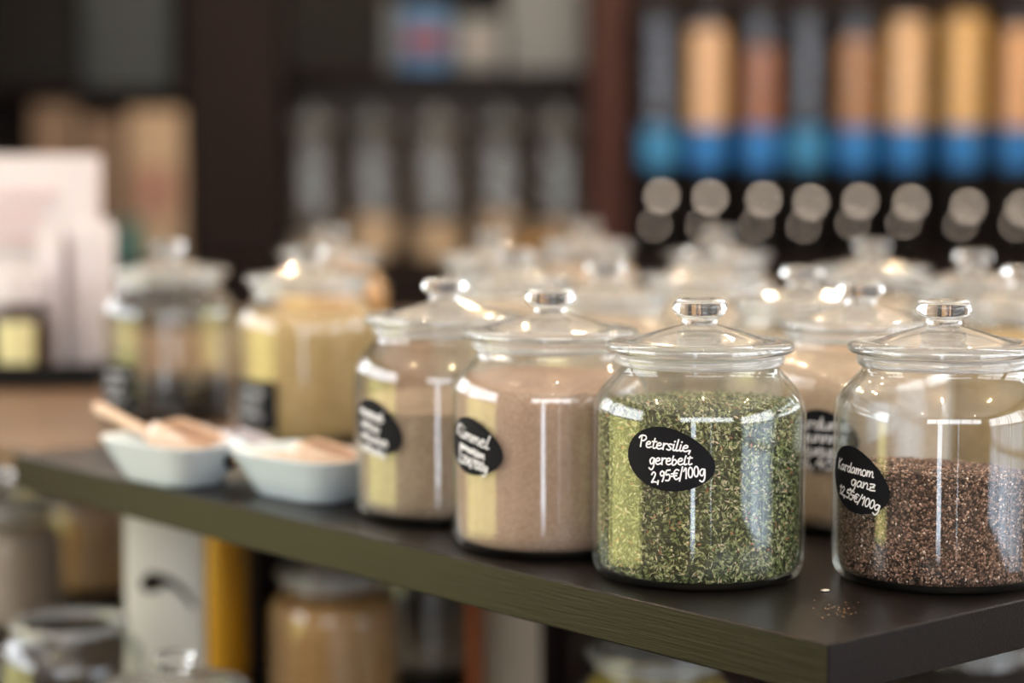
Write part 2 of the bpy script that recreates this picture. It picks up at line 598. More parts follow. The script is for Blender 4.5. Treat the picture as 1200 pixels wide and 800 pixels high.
def scatter(o, top, h, count, kind, mat, seed):
    """loose flakes or seeds pressed to the glass and lying on top, joined into the fill's mesh"""
    g = np.random.default_rng(seed)
    me = o.data
    base_v = np.array([v.co[:] for v in me.vertices])
    base_f = [tuple(p.vertices) for p in me.polygons]
    V, Fc = [], []
    off = 0
    ntop = int(count * 0.26)
    for i in range(count):
        if i < ntop:
            rr = r_in(h) * math.sqrt(g.random()) * 0.97
            a = g.random() * 2 * PI
            x, y = rr * math.cos(a), rr * math.sin(a)
            p = np.array((x, y, h + top(x, y) + 0.0012 * g.random()))
            nrm = np.array((0, 0, 1.0))
        else:
            a = g.random() * 2 * PI
            z = 0.0060 + (h - 0.006) * g.random()
            x, y = math.cos(a), math.sin(a)
            z2 = z + max(0, (z - .6 * h) / (.4 * h)) * top(x * r_in(z), y * r_in(z))
            rr = r_in(z2) - (0.0013 if kind == 'seed' else 0.0011) + 0.0003 * g.random()
            p = np.array((x * rr, y * rr, z2))
            nrm = np.array((x, y, 0.0))
        t = np.cross(nrm, (0.3, 0.2, 1.0) if i >= ntop else (1.0, 0.1, 0))
        t /= np.linalg.norm(t)
        b = np.cross(nrm, t)
        w = g.random() * 2 * PI
        u = t * math.cos(w) + b * math.sin(w)
        v = -t * math.sin(w) + b * math.cos(w)
        if kind == 'flake':
            stem = g.random() < 0.10
            l = g.uniform(0.0028, 0.0060) if stem else g.uniform(0.0014, 0.0032)
            wd = g.uniform(0.0003, 0.0005) if stem else g.uniform(0.0006, 0.0014)
            # tilt out of the wall plane
            k = g.uniform(-0.75, 0.75) if i >= ntop else g.uniform(-0.9, 0.9)
            u2 = u * math.cos(k) + nrm * math.sin(k)
            kk = g.uniform(-1.0, 1.0)
            v2 = v * math.cos(kk) + nrm * math.sin(kk)
            pin = p - nrm * 0.0006
            c0 = pin - u2 * l
            c1 = pin + u2 * l
            q1 = pin + v2 * wd + u2 * l * g.uniform(-.3, .3)
            q2 = pin - v2 * wd + u2 * l * g.uniform(-.3, .3)
            q3 = pin + nrm * 0.0005
            V += [c0, q2, c1, q1, q3]
            Fc += [(off, off + 1, off + 4), (off + 1, off + 2, off + 4), (off + 2, off + 3, off + 4), (off + 3, off, off + 4)]
            off += 5
        else:
            l = g.uniform(0.0009, 0.0018)
            wd = l * g.uniform(0.6, 0.85)
            pin = p - nrm * 0.0002
            d3 = nrm * wd
            V += [pin - u * l, pin + u * l, pin + v * wd, pin - v * wd, pin + d3 * .9, pin - d3]
            for A in ((0, 2, 4), (2, 1, 4), (1, 3, 4), (3, 0, 4), (2, 0, 5), (1, 2, 5), (3, 1, 5), (0, 3, 5)):
                Fc.append(tuple(off + q for q in A))
            off += 6
    nb = len(base_v)
    base_v[:, :2] *= 0.962          # the bed sits just inside the loose pieces
    allv = np.vstack([base_v, np.array(V)])
    # nothing may poke out of the glass
    rad = np.hypot(allv[:, 0], allv[:, 1])
    lim = np.interp(allv[:, 2], [a for a, b in IN_PROF], [b for a, b in IN_PROF]) - 0.0001
    k = np.where(rad > lim, lim / np.maximum(rad, 1e-9), 1.0)
    allv[:, 0] *= k
    allv[:, 1] *= k
    allv[:, 2] = np.maximum(allv[:, 2], 0.0045)
    faces = base_f + [tuple(q + nb for q in fc) for fc in Fc]
    m2 = bpy.data.meshes.new(me.name)
    m2.from_pydata(allv.tolist(), [], faces)
    m2.materials.append(me.materials[0])
    m2.materials.append(mat)
    m2.polygons.foreach_set('material_index', [0] * len(base_f) + [1] * len(Fc))
    m2.polygons.foreach_set('use_smooth', [kind == 'seed' and False] * len(faces))
    m2.update()
    o.data = m2


# ------------------------------------------------------------------ chalk labels and handwriting
def ell(cx, cy, rx, ry, n=14, a0=90):
    return [(cx + rx * math.cos(math.radians(a0 + 360 * i / n)), cy + ry * math.sin(math.radians(a0 + 360 * i / n))) for i in range(n + 1)]


GL = {
    'P': (0.95, [[(.28, 0), (.2, 1.75)], [(-.12, 1.4), (.1, 1.8), (.65, 1.85), (.85, 1.45), (.6, 1.05), (.25, 1.0)]]),
    'e': (0.78, [[(.05, .5), (.5, .6), (.55, .88), (.32, 1), (.08, .7), (.12, .2), (.4, 0), (.78, .2)]]),
    't': (0.62, [[(.28, 1.6), (.22, .3), (.38, 0), (.62, .15)], [(.0, 1.05), (.58, 1.12)]]),
    'r': (0.62, [[(.1, 1), (.15, 0)], [(.14, .55), (.32, .95), (.6, .95)]]),
    's': (0.62, [[(.55, .9), (.3, 1), (.1, .78), (.3, .52), (.5, .28), (.3, 0), (.0, .1)]]),
    'i': (0.42, [[(.15, 1), (.13, .2), (.28, 0), (.42, .12)], [(.16, 1.42), (.2, 1.5)]]),
    'l': (0.42, [[(.15, 1.8), (.1, .25), (.22, 0), (.42, .12)]]),
    ',': (0.4, [[(.18, .2), (.1, -.35)]]),
    'g': (0.78, [[(.62, .9), (.3, 1), (.05, .6), (.2, .08), (.45, .15), (.64, .95), (.62, -.35), (.35, -.85), (.02, -.6)]]),
    'b': (0.74, [[(.1, 1.75), (.1, .1), (.4, 0), (.62, .4), (.4, .8), (.1, .6)]]),
    '2': (0.72, [[(.05, 1.2), (.3, 1.55), (.55, 1.25), (.35, .65), (.0, .05), (.3, .1), (.65, .0)]]),
    '9': (0.70, [[(.55, 1.2), (.35, 1.55), (.08, 1.25), (.2, .85), (.5, .95), (.58, 1.45), (.5, .6), (.3, 0)]]),
    '5': (0.70, [[(.62, 1.55), (.18, 1.5), (.1, .9), (.45, .95), (.6, .5), (.4, .05), (.05, .1)]]),
    '6': (0.70, [[(.5, 1.55), (.2, 1.1), (.06, .5), (.25, 0), (.55, .25), (.5, .65), (.1, .55)]]),
    '4': (0.70, [[(.35, 1.55), (.02, .6), (.65, .62)], [(.45, 1.0), (.42, 0)]]),
    '0': (0.70, [ell(.32, .78, .26, .75)]),
    '1': (0.50, [[(0, 1.1), (.3, 1.55), (.28, 0)]]),
    'E': (0.85, [[(.8, 1.35), (.5, 1.5), (.22, 1.1), (.18, .5), (.42, .05), (.8, .2)], [(-.12, .95), (.6, .95)], [(-.12, .6), (.52, .6)]]),
    '-': (0.2, []),
    '/': (0.55, [[(.02, -.25), (.42, 1.75)]]),
    'K': (0.85, [[(.12, 1.75), (.08, 0)], [(.75, 1.75), (.14, .85), (.75, 0)]]),
    'a': (0.80, [[(.6, .85), (.3, 1), (.05, .5), (.2, .05), (.48, .3), (.6, .95), (.6, .2), (.8, .1)]]),
    'd': (0.80, [[(.55, .8), (.25, .95), (.05, .4), (.28, 0), (.52, .4), (.62, 1.75), (.6, .2), (.8, .1)]]),
    'm': (1.05, [[(.05, 1), (.08, 0), (.14, .6), (.34, 1), (.45, .7), (.45, 0), (.52, .6), (.74, 1), (.86, .7), (.88, .1), (1.05, .1)]]),
    'n': (0.75, [[(.05, 1), (.08, 0), (.14, .6), (.38, 1), (.54, .7), (.56, .1), (.75, .1)]]),
    'o': (0.70, [ell(.32, .5, .28, .5)]),
    'u': (0.78, [[(.05, 1), (.1, .2), (.3, 0), (.55, .3), (.6, 1), (.6, .15), (.78, .1)]]),
    'U': (0.78, [[(.05, 1), (.1, .2), (.3, 0), (.55, .3), (.6, 1), (.6, .15), (.78, .1)], [(.15, 1.4), (.18, 1.5)], [(.48, 1.4), (.5, 1.5)]]),
    'z': (0.75, [[(.05, .95), (.6, .95), (.05, .05), (.72, .05)], [(.12, .5), (.55, .5)]]),
    'h': (0.70, [[(.1, 1.75), (.08, 0), (.16, .6), (.4, 1), (.54, .6), (.56, 0)]]),
    ' ': (0.5, []),
}


def smooth_line(p, k=4):
    if len(p) < 3:
        return [(p[0][0] + (p[-1][0] - p[0][0]) * i / 3, p[0][1] + (p[-1][1] - p[0][1]) * i / 3) for i in range(4)]
    q = [p[0]] + list(p) + [p[-1]]
    out = []
    for i in range(1, len(q) - 2):
        a, b, c, d = [np.array(x) for x in q[i - 1:i + 3]]
        for j in range(k):
            t = j / k
            out.append(tuple(0.5 * ((2 * b) + (-a + c) * t + (2 * a - 5 * b + 4 * c - d) * t * t + (-a + 3 * b - 3 * c + d) * t ** 3)))
    out.append(p[-1])
    return out


def text_strokes(s, x0, y0, xh, ang=0, slant=0.12, squeeze=1.0, width=None, asc=1.0):
    """strokes of one written line; width forces the total length"""
    adv = sum(GL[c][0] for c in s)
    sc = xh
    sxx = (width / adv) if width else xh * squeeze
    ca, sa = math.cos(math.radians(ang)), math.sin(math.radians(ang))
    cur, res = 0, []
    for c in s:
        a, st_ = GL[c]
        for p in st_:
            pts = []
            for (x, y) in smooth_line(p):
                X = (cur + x + slant * y) * sxx
                Y = (1 + (y - 1) * asc if y > 1 else y) * sc
                pts.append((x0 + X * ca - Y * sa, y0 + X * sa + Y * ca))
            res.append(pts)
        cur += a
    return res


def wrap(R, phi0, z0):
    return lambda s, t, dr: ((R + dr) * math.sin(phi0 + s / R), -(R + dr) * math.cos(phi0 + s / R), z0 + t)


def chalk_label(parent, phi0, z0, outline, strokes, sw=0.0011, R=RB):
    """sticker curved round the jar; phi0 from the jar's -Y axis, outline and strokes in metres on the unrolled wall"""
    W = wrap(R, phi0, z0)
    n = len(outline)
    mb = MB()
    cx = sum(p[0] for p in outline) / n
    cy = sum(p[1] for p in outline) / n
    vs = [W(cx, cy, 0.0007)]
    K = 8
    for k in range(1, K + 1):
        for p in outline:
            vs.append(W(cx + (p[0] - cx) * k / K, cy + (p[1] - cy) * k / K, 0.0007))
    for p in outline:
        vs.append(W(p[0], p[1], 0.0001))
    fs = []
    for i in range(n):
        j = (i + 1) % n
        fs.append((0, 1 + i, 1 + j))
        for k in range(K):
            a = 1 + k * n
            fs.append((a + i, a + n + i, a + n + j, a + j))
    mb.add(vs, fs)
    lb = mb.build('label', M['slate'], parent, smooth=40)
    lb['label'] = 'black chalk label with white handwriting'
    ms = MB()
    for p in strokes:
        if len(p) < 2:
            continue
        vs = []
        for i, q in enumerate(p):
            a = np.array(p[max(i - 1, 0)])
            b = np.array(p[min(i + 1, len(p) - 1)])
            d = b - a
            l = np.linalg.norm(d)
            d = d / l if l > 1e-9 else np.array((1, 0))
            nx, ny = -d[1] * sw / 2, d[0] * sw / 2
            e = -d * sw * .4 if i == 0 else (d * sw * .4 if i == len(p) - 1 else d * 0)
            vs.append(W(q[0] + nx + e[0], q[1] + ny + e[1], 0.0010))
            vs.append(W(q[0] - nx + e[0], q[1] - ny + e[1], 0.0010))
        fs = [(2 * i, 2 * i + 1, 2 * i + 3, 2 * i + 2) for i in range(len(p) - 1)]
        ms.add(vs, fs)
    if ms.v:
        w = ms.build('writing', M['chalk'], lb)
        w['label'] = 'white handwriting'
    return lb


def egg(w, h, ang=0, n=48, skew=0.12):
    out = []
    ca, sa = math.cos(math.radians(ang)), math.sin(math.radians(ang))
    for i in range(n):
        a = 2 * PI * i / n
        x = w / 2 * math.cos(a)
        y = h / 2 * math.sin(a) * (1 - skew * math.cos(a)) + 0.0
        x = x * (1 + 0.04 * math.sin(2 * a + 0.6))
        out.append((x * ca - y * sa, x * sa + y * ca))
    return out


def rrect(w, h, r=0.004, n=6):
    out = []
    for cx, cy, a0 in ((w / 2 - r, h / 2 - r, 0), (-w / 2 + r, h / 2 - r, 90), (-w / 2 + r, -h / 2 + r, 180), (w / 2 - r, -h / 2 + r, 270)):
        for i in range(n + 1):
            a = math.radians(a0 + 90 * i / n)
            out.append((cx + r * math.cos(a), cy + r * math.sin(a)))
    # extra points along the straight sides
    res = []
    for i, p in enumerate(out):
        q = out[(i + 1) % len(out)]
        res.append(p)
        d = math.hypot(q[0] - p[0], q[1] - p[1])
        k = int(d / 0.004)
        for j in range(1, k):
            res.append((p[0] + (q[0] - p[0]) * j / k, p[1] + (q[1] - p[1]) * j / k))
    return res


def facing(loc):
    return math.atan2(-loc[0], loc[1])


# ------------------------------------------------------------------ the display shelf
CN = onz(971, 755, ZS)
LE = onz(16, 532, ZS)
e1 = (LE - CN)
SL = e1.length
e1.normalize()
e2 = Vector((-e1.y, e1.x, 0))
if e2.y < 0:
    e2 = -e2
RZ = math.atan2(e1.y, e1.x)
SGN = 1 if (Vector((math.cos(RZ + PI / 2), math.sin(RZ + PI / 2), 0)) - e2).length < 0.1 else -1


def sh(a, b, z):
    """shelf coordinates: a along the long front edge, b inward"""
    p = CN + e1 * a + e2 * b
    return Vector((p.x, p.y, z))


ZL = 0.60                                     # lower shelf's top
SD = 2.15                                     # depth of the shelf
ds = thing('display_shelf', 'dark brown wood display shelf crowded with lidded glass spice jars', 'shelf', (CN.x, CN.y, 0), RZ)
y0, y1 = (0, SD) if SGN > 0 else (-SD, 0)
MB().box((0, y0, ZS - 0.04), (SL, y1, ZS), 0.0012, seg=1).build('shelf_board', M['veneer'], ds)
lb0, lb1 = (-.14, SD - .2) if SGN > 0 else (-(SD - .2), .14)
MB().box((0.03, lb0, ZL - 0.035), (SL + 1.3, lb1, ZL), 0.001, seg=1).build('lower_board', M['veneer'], ds)


def upright(px, Y, w, d, mat, z0=ZL, z1=ZS - 0.04, nm='upright'):
    p = at(px, 600, Y)
    v = Vector((p.x - CN.x, p.y - CN.y, 0))
    a, b = v.dot(e1), v.dot(e2) * SGN
    return MB().box((a - w / 2, b - d / 2, z0), (a + w / 2, b + d / 2, z1), 0.001, seg=1).build(nm, mat, ds)


upright(305, 3.02, 0.04, 0.05, M['darkbrown'])
upright(556, 2.72, 0.020, 0.016, M['rust'])
upright(652, 2.72, 0.020, 0.04, M['darkbrown'])
for a, b in ((0.08, 0.2), (1.15, 0.2), (0.08, 1.95), (1.15, 1.95)):
    MB().box((a - .03, SGN * b - .03, 0), (a + .03, SGN * b + .03, ZL - 0.035), 0.002, seg=1).build('leg', M['darkbrown'], ds)

# wooden counter butting against the shelf's far end
ct_ = thing('wooden_counter', 'warm brown wooden counter top butting against the far end of the dark shelf', 'counter', (CN.x, CN.y, 0), RZ)
ya, yb = (0.03, 1.75) if SGN > 0 else (-1.75, -0.03)
MB().box((SL + 0.002, ya, ZS - 0.03), (SL + 1.5, yb, ZS), 0.002, seg=1).build('counter_top', M['wood'], ct_)
for a, b in ((SL + 1.40, 0.12), (SL + 1.40, 1.68), (SL + .06, 1.68)):
    MB().box((a - .03, SGN * b - .03, 0), (a + .03, SGN * b + .03, ZS - 0.03), 0.002, seg=1).build('leg', M['darkbrown'], ct_)

# ------------------------------------------------------------------ jars on the shelf
GJ = 'lidded glass spice jars on the shelf'


def jpos(px, Y, z=ZS):
    return Vector(((px - 600) / F * (Y * ct + (ZC - z - 0.11) * st), Y, z))


C_ = {
    'herb_base': grain_mat('herb_bed', (0.018, 0.025, 0.008), (0.045, 0.06, 0.022), (0.10, 0.115, 0.05), 500),  # bed colour darkened to paint shade into the gaps between flakes
    'seed_base': grain_mat('seed_bed', (0.010, 0.006, 0.004), (0.03, 0.017, 0.012), (0.08, 0.05, 0.035), 420),
    'caraway': grain_mat('ground_rosy_brown', (0.34, 0.225, 0.165), (0.44, 0.31, 0.235), (0.54, 0.395, 0.31), 1000, bump=0.35),
    'brown': grain_mat('ground_grey_brown', (0.20, 0.145, 0.10), (0.33, 0.25, 0.18), (0.46, 0.36, 0.27), 700),
    'tan': grain_mat('ground_tan', (0.46, 0.33, 0.23), (0.58, 0.44, 0.32), (0.68, 0.54, 0.42), 800),
    'beige': grain_mat('ground_beige', (0.42, 0.33, 0.24), (0.56, 0.46, 0.35), (0.68, 0.58, 0.46), 700),
    'mustard': grain_mat('mustard_yellow', (0.36, 0.25, 0.10), (0.50, 0.35, 0.155), (0.60, 0.45, 0.22), 420),
    'black': grain_mat('black_seed', (0.004, 0.004, 0.005), (0.008, 0.008, 0.009), (0.02, 0.019, 0.02), 420),
    'ginger': grain_mat('ground_orange', (0.58, 0.27, 0.08), (0.72, 0.39, 0.14), (0.80, 0.52, 0.25), 500),
    'yellow': grain_mat('ground_yellow', (0.55, 0.38, 0.06), (0.66, 0.48, 0.10), (0.74, 0.58, 0.17), 600),
    'darkseed': grain_mat('dark_seed', (0.03, 0.02, 0.016), (0.07, 0.05, 0.04), (0.14, 0.10, 0.08), 420),
}
flake_mat = island_mat('herb_flakes', [(0, (0.091, 0.126, 0.038)), (0.17, (0.177, 0.222, 0.072)), (0.38, (0.268, 0.318, 0.120)), (0.56, (0.403, 0.438, 0.198)),
                                       (0.68, (0.037, 0.054, 0.018)), (0.80, (0.561, 0.564, 0.324)), (0.92, (0.683, 0.576, 0.396)), (0.978, (0.464, 0.192, 0.096))])
seed_mat = island_mat('cardamom_grains', [(0, (0.035, 0.017, 0.011)), (0.22, (0.095, 0.046, 0.031)), (0.46, (0.182, 0.096, 0.066)), (0.66, (0.297, 0.168, 0.117)),
                                          (0.83, (0.446, 0.276, 0.201)), (0.94, (0.634, 0.444, 0.345)), (0.988, (0.900, 0.768, 0.667))], rough=0.4)

# parsley
p = jpos(819, 1.713)
J = jar('glass jar of green dried herb, its oval chalk label reading Petersilie', p, GJ)
f_, top_ = fill('dried_parsley', 'green dried parsley flakes filling the jar at the shelf edge up to its shoulder', 'herb', p, 0.146, C_['herb_base'], mound=0.004, tilt=(0.001, -0.003), seed=3)
scatter(f_, top_, 0.146, 23000, 'flake', flake_mat, 5)
b0 = facing(p)
st_ = []
st_ += text_strokes('Petersilie,', -0.0265, 0.0098, 0.0050, -3, width=0.0450)
st_ += text_strokes('gerebelt', -0.0165, -0.0040, 0.0052, 2, width=0.0350, asc=0.45)
st_ += text_strokes('2,95-E/100g', -0.0145, -0.0190, 0.0054, 10, width=0.0450)
chalk_label(J, b0 + math.asin(-33 / 125), 0.1085, egg(0.0735, 0.0505, -13), st_, 0.00128)

# cardamom
p = jpos(1103.5, 1.700)
J = jar('glass jar half full of dark brown seeds, its oval chalk label reading Kardamom', p, GJ)
f_, top_ = fill('cardamom_seeds', 'coarse dark brown cardamom seeds half filling the jar nearest the shelf corner', 'spice', p, 0.090, C_['seed_base'], mound=0.004, tilt=(-0.005, -0.005), seed=5)
scatter(f_, top_, 0.090, 27000, 'seed', seed_mat, 6)
b0 = facing(p)
st_ = []
st_ += text_strokes('Kardamom', -0.0270, 0.0072, 0.0050, -2, width=0.0480)
st_ += text_strokes('ganz', -0.0050, -0.0036, 0.0052, -3, width=0.0280)
st_ += text_strokes('12,55E/100g', -0.0240, -0.0128, 0.0048, -9, width=0.0520)
chalk_label(J, b0 + math.asin(-98 / 129), 0.0870, egg(0.072, 0.0520, -20), st_, 0.00125)

# ground caraway
p = jpos(645, 1.845)
J = jar('glass jar full of rosy brown powder, its round chalk label reading Kümmel', p, GJ)
f_, top_ = fill('ground_caraway', 'fine rosy brown ground spice filling the jar left of the green herb', 'spice', p, 0.150, C_['caraway'], mound=0.006, tilt=(-0.002, 0.004), seed=8)
b0 = facing(p)
st_ = []
st_ += text_strokes('KUmmel', -0.0260, 0.0095, 0.0066, -11, width=0.0480)
st_ += text_strokes('gemahlen', -0.0200, -0.0015, 0.0040, -12, width=0.0370, asc=.5)
st_ += text_strokes('2,20E/100g', -0.0220, -0.0140, 0.0050, -9, width=0.0420)
chalk_label(J, b0 + math.asin(-85 / 111), 0.0965, egg(0.071, 0.0490, -14), st_, 0.0012)

# grey-brown powder, four lines on the label
p = jpos(522, 2.010)
J = jar('glass jar two thirds full of grey brown spice, its chalk label written in four lines', p, GJ)
fill('ground_spice', 'grey brown spice in the fourth jar, beside the white dishes', 'spice', p, 0.112, C_['brown'], mound=0.004, tilt=(0.0, 0.004), seed=9)
b0 = facing(p)
st_ = []
for k, (s, w) in enumerate((('nnumnunb', .038), ('umnuu', .031), ('nmuunun', .040), ('umnunnu', .036))):
    st_ += text_strokes(s, -0.0250 + 0.0015 * k, 0.0125 - 0.0115 * k, 0.0058, -10, width=w)
chalk_label(J, b0 + math.asin(-80 / 106), 0.0925, egg(0.070, 0.0500, -22), st_, 0.0012)

# tan powder behind the gap between the two front jars
p = jpos(1006, 1.952)
J = jar('glass jar of tan powder standing behind the gap between the herb and seed jars', p, GJ)
fill('ground_spice', 'tan powder filling the jar behind the gap between herb and cardamom to its neck', 'spice', p, 0.168, C_['tan'], mound=0.004, seed=10)
b0 = facing(p)
st_ = []
for k, (s, w) in enumerate((('urdume', .048), ('gunnnz', .044), ('eueuuu', .044), ('6,45E', .044))):
    st_ += text_strokes(s, -0.0220 + 0.0005 * k, 0.0105 - 0.0122 * k, 0.0066, 0, width=w)
chalk_label(J, b0 + math.asin(-40 / 110), 0.0905, egg(0.068, 0.0560, -6), st_, 0.0014)

back = [
    (709, 315, 2.360, 0.160, 'beige', 'glass jar of beige powder right behind the Kümmel jar', 'beige powder filling the jar right behind the Kümmel jar'),
    (938, 322, 2.240, 0.150, 'beige', 'glass jar of pale spice behind the herb jar and left of the tan powder jar', 'pale beige spice in the jar behind the herb jar'),
    (1196, 322, 2.240, 0.155, 'mustard', 'glass jar at the right picture edge behind the cardamom jar, its knob half cut off', 'yellowish spice in the jar at the right picture edge'),
    (823, 297, 2.620, 0.155, 'beige', 'glass jar in the third row with its knob just above the parsley jar', 'beige spice in the third row jar straight behind the parsley'),
    (603, 300, 2.620, 0.160, 'beige', 'glass jar whose knob shows just right of the four-line jar knob', 'beige spice in the jar between the four-line jar and the Kümmel jar'),
    (1138, 303, 2.500, 0.120, 'darkseed', 'glass jar of dark seed standing behind the cardamom jar', 'dark brown seed in the jar behind the cardamom jar'),
    (1020, 290, 2.760, 0.150, 'beige', 'blurred glass jar in the back row behind the tan powder jar', 'beige spice in the back row jar behind the tan powder jar'),
    (842, 275, 3.160, 0.155, 'beige', 'farthest glass jar of the column straight behind the parsley jar', 'beige spice in the farthest jar behind the parsley jar'),
    (577, 277, 3.080, 0.155, 'beige', 'far blurred glass jar with its knob above and right of the four-line jar', 'beige spice in the far jar above the four-line jar'),
    (687, 265, 3.460, 0.155, 'tan', 'highest standing blurred lid in the back, above the Kümmel jar', 'tan spice in the farthest jar above the Kümmel jar'),
    (363, 297, 2.560, 0.150, 'mustard', 'glass jar of mustard yellow grains behind the nearer white dish', 'mustard yellow grains filling the jar behind the nearer white dish'),
    (388, 272, 3.160, 0.166, 'ginger', 'glass jar hidden behind the mustard yellow jar, only its lid showing', 'orange brown spice in the jar hidden behind the mustard yellow jar'),
    (200, 290, 2.760, 0.048, 'black', 'glass jar with a low fill of black seed at the far left', 'black seed at the bottom of the far left jar'),
]
BJ = []
for i, (px, ky, Y, h, c, lab, lab2) in enumerate(back):
    p = jpos(px, Y)
    J = jar(lab, p, GJ)
    BJ.append((J, p))
    fo, _ = fill('ground_spice', lab2, 'spice', p, h, C_[c], mound=0.004, tilt=(0.001, 0.002), seed=20 + i)
    hz = (0.348 - (ky - 188) * Y / F) / 0.2235          # some jars stand a little taller than others
    J.scale = fo.scale = (1, 1, hz)
for idx, ph, z0, w_ in ((10, -54, 0.047, .084), (12, -56, 0.048, .080), (5, 30, 0.085, .062)):
    J, p = BJ[idx]
    b0 = facing(p)
    st_ = []
    for k, (s, w) in enumerate((('numnun', .050), ('unmun', .042), ('numnu', .046))):
        st_ += text_strokes(s, -0.024, 0.013 - 0.0145 * k, 0.0066, 0, width=w)
    chalk_label(J, b0 + math.radians(ph), z0, rrect(w_, 0.060), st_, 0.0009)

# ------------------------------------------------------------------ porcelain dishes and scoops
def dish_mesh():
    mb = MB()
    n = 64

    def ring(a, b, z, e=4.0):
        out = []
        for i in range(n):
            t = 2 * PI * i / n
            c, s = math.cos(t), math.sin(t)
            out.append((a * math.copysign(abs(c) ** (2 / e), c), b * math.copysign(abs(s) ** (2 / e), s), z))
        return out
    rings = [ring(.056, .030, 0), ring(.060, .033, .001), ring(.064, .036, .006), ring(.076, .046, .026), ring(.086, .054, .0435), ring(.0875, .0552, .0455), ring(.0868, .0548, .0468), ring(.0850, .0530, .0462),
             ring(.082, .0505, .043), ring(.072, .0425, .025), ring(.060, .0320, .007), ring(.050, .024, .0045)]
    vs = [q for r in rings for q in r]
    fs = []
    for k in range(len(rings) - 1):
        for i in range(n):
            j = (i + 1) % n
            fs.append((k * n + i, k * n + j, (k + 1) * n + j, (k + 1) * n + i))
    fs.append(tuple(range(n))[::-1])
    fs.append(tuple((len(rings) - 1) * n + i for i in range(n)))
    mb.add(vs, fs)
    return mb


d1 = onz(204, 563, ZS)
d2 = onz(362, 581, ZS)
D1 = dish_mesh().build('serving_dish', M['porcelain'], smooth=40, loc=d1, rz=RZ + 0.06)
tag(D1, 'pale porcelain dish with flared sides holding a large wooden scoop, farther of the two', 'dish', 'white dishes on the shelf')
D2 = D1.copy()
COL.objects.link(D2)
D2.location = d2
D2.rotation_euler = (0, 0, RZ + 0.06)
tag(D2, 'pale porcelain dish with flared sides right beside the four-line spice jar', 'dish', 'white dishes on the shelf')


def scoop(label, p_end, p_neck, p_tip, r_h, r_b, mats, group='scoops in the dishes', tip=None):
    """handle from p_end to p_neck, hollow half-open bowl from p_neck to p_tip"""
    t = thing('spice_scoop', label, 'scoop', p_neck, 0, group)
    L0 = Vector(p_neck)
    e, k, q = [Vector(v) - L0 for v in (p_end, p_neck, p_tip)]
    hd = [e, e.lerp(k, .08), e.lerp(k, .5), e.lerp(k, .9), k + (q - k) * .05]
    MB().tube(hd, [r_h * .6, r_h, r_h * .85, r_h * .8, r_h * .9], 14).build('handle', mats[0], t, smooth=60)
    ax = (q - k).normalized()
    sd = ax.cross(Vector((0, 0, 1))).normalized()
    up = sd.cross(ax)
    Ln = (q - k).length
    n, m = 20, 14
    vs, fs = [], []

    def sect(u, s):
        w = r_b * (min(1, (u + .10) * 3.2) ** .5) * (1 - .25 * max(0, u - .7) / .3)
        open_ = math.radians(150 - 55 * u)
        res = []
        for j in range(m + 1):
            a = -open_ + 2 * open_ * j / m
            res.append(k + ax * (u * Ln) + sd * (s * w * math.sin(a)) - up * (s * w * math.cos(a)))
        return res
    for s in (1.0, .86):
        for i in range(n + 1):
            vs += sect(i / n, s)
    M1 = m + 1
    for sft in (0, (n + 1) * M1):
        for i in range(n):
            for j in range(m):
                a = sft + i * M1 + j
                fs.append((a, a + 1, a + M1 + 1, a + M1))
    o2 = (n + 1) * M1
    for i in range(n):
        for j in (0, m):
            a = i * M1 + j
            fs.append((a, a + M1, o2 + a + M1, o2 + a))
    for i in (0, n):
        for j in range(m):
            a = i * M1 + j
            fs.append((a, a + 1, o2 + a + 1, o2 + a))
    vs2 = len(vs)
    vs.append(k)
    for j in range(m):
        fs.append((vs2, j + 1, j))
    MB().add(vs, fs).build('bowl', mats[1], t, smooth=60)
    if tip:
        MB().tube([e * 1.02, e.lerp(k, .12)], r_h * 1.1, 14).build('handle_tip', tip, t, smooth=60)
    return t


def nr(px, py, Y):
    return at(px, py, Y)


scoop('pale wooden scoop with its handle over the far end of the farther white dish', nr(112, 476, 2.33), nr(182, 512, 2.25), nr(262, 527, 2.20), .0075, .030, (M['beech'], M['beech']))
scoop('wooden scoop with a dark handle tip lying across the nearer white dish', nr(270, 540, 2.17), nr(345, 535, 2.13), nr(420, 538, 2.10), .0075, .025, (M['beech'], M['beech']), tip=M['black'])
scoop('white scoop lying behind the dark-tipped one', nr(235, 503, 2.33), nr(262, 514, 2.27), nr(318, 528, 2.20), .007, .020, (M['paper'], M['paper']))

# chip and crumbs on the shelf by the corner
q = onz(967, 693, ZS)
mb = MB()
mb.lathe(soft([(0, 0), (0.0035, 0.0002), (0.0042, 0.0012), (0.0030, 0.0022), (0, 0.0016)]), 16, sy=.6)
tag(mb.build('seed_husk', M['steel'], smooth=60, loc=q), 'small shiny pale husk on the bare shelf in front of the jars', 'crumb')
mb = MB()
for i in range(46):
    x, y = random.gauss(985, 16), random.gauss(716, 5)
    c = onz(x, y, ZS)
    s = random.uniform(.0004, .0011)
    mb.add([(c.x + s * a, c.y + s * b * .8, ZS + s * .5 * k) for a, b, k in ((-1, 0, .6), (1, .2, .7), (0, 1, .6), (.1, -1, .5), (0, 0, 1.5), (0, 0, 0.02))],
           [(0, 2, 4), (2, 1, 4), (1, 3, 4), (3, 0, 4), (2, 0, 5), (1, 2, 5), (3, 1, 5), (0, 3, 5)])
tag(mb.build('spice_crumbs', pmat('crumb', (0.30, 0.17, 0.07), .7)), 'brown spice crumbs spilled near the shelf corner', 'crumbs', kind='stuff')

# ------------------------------------------------------------------ lower shelf
GLJ = 'glass jars on the lower shelf'


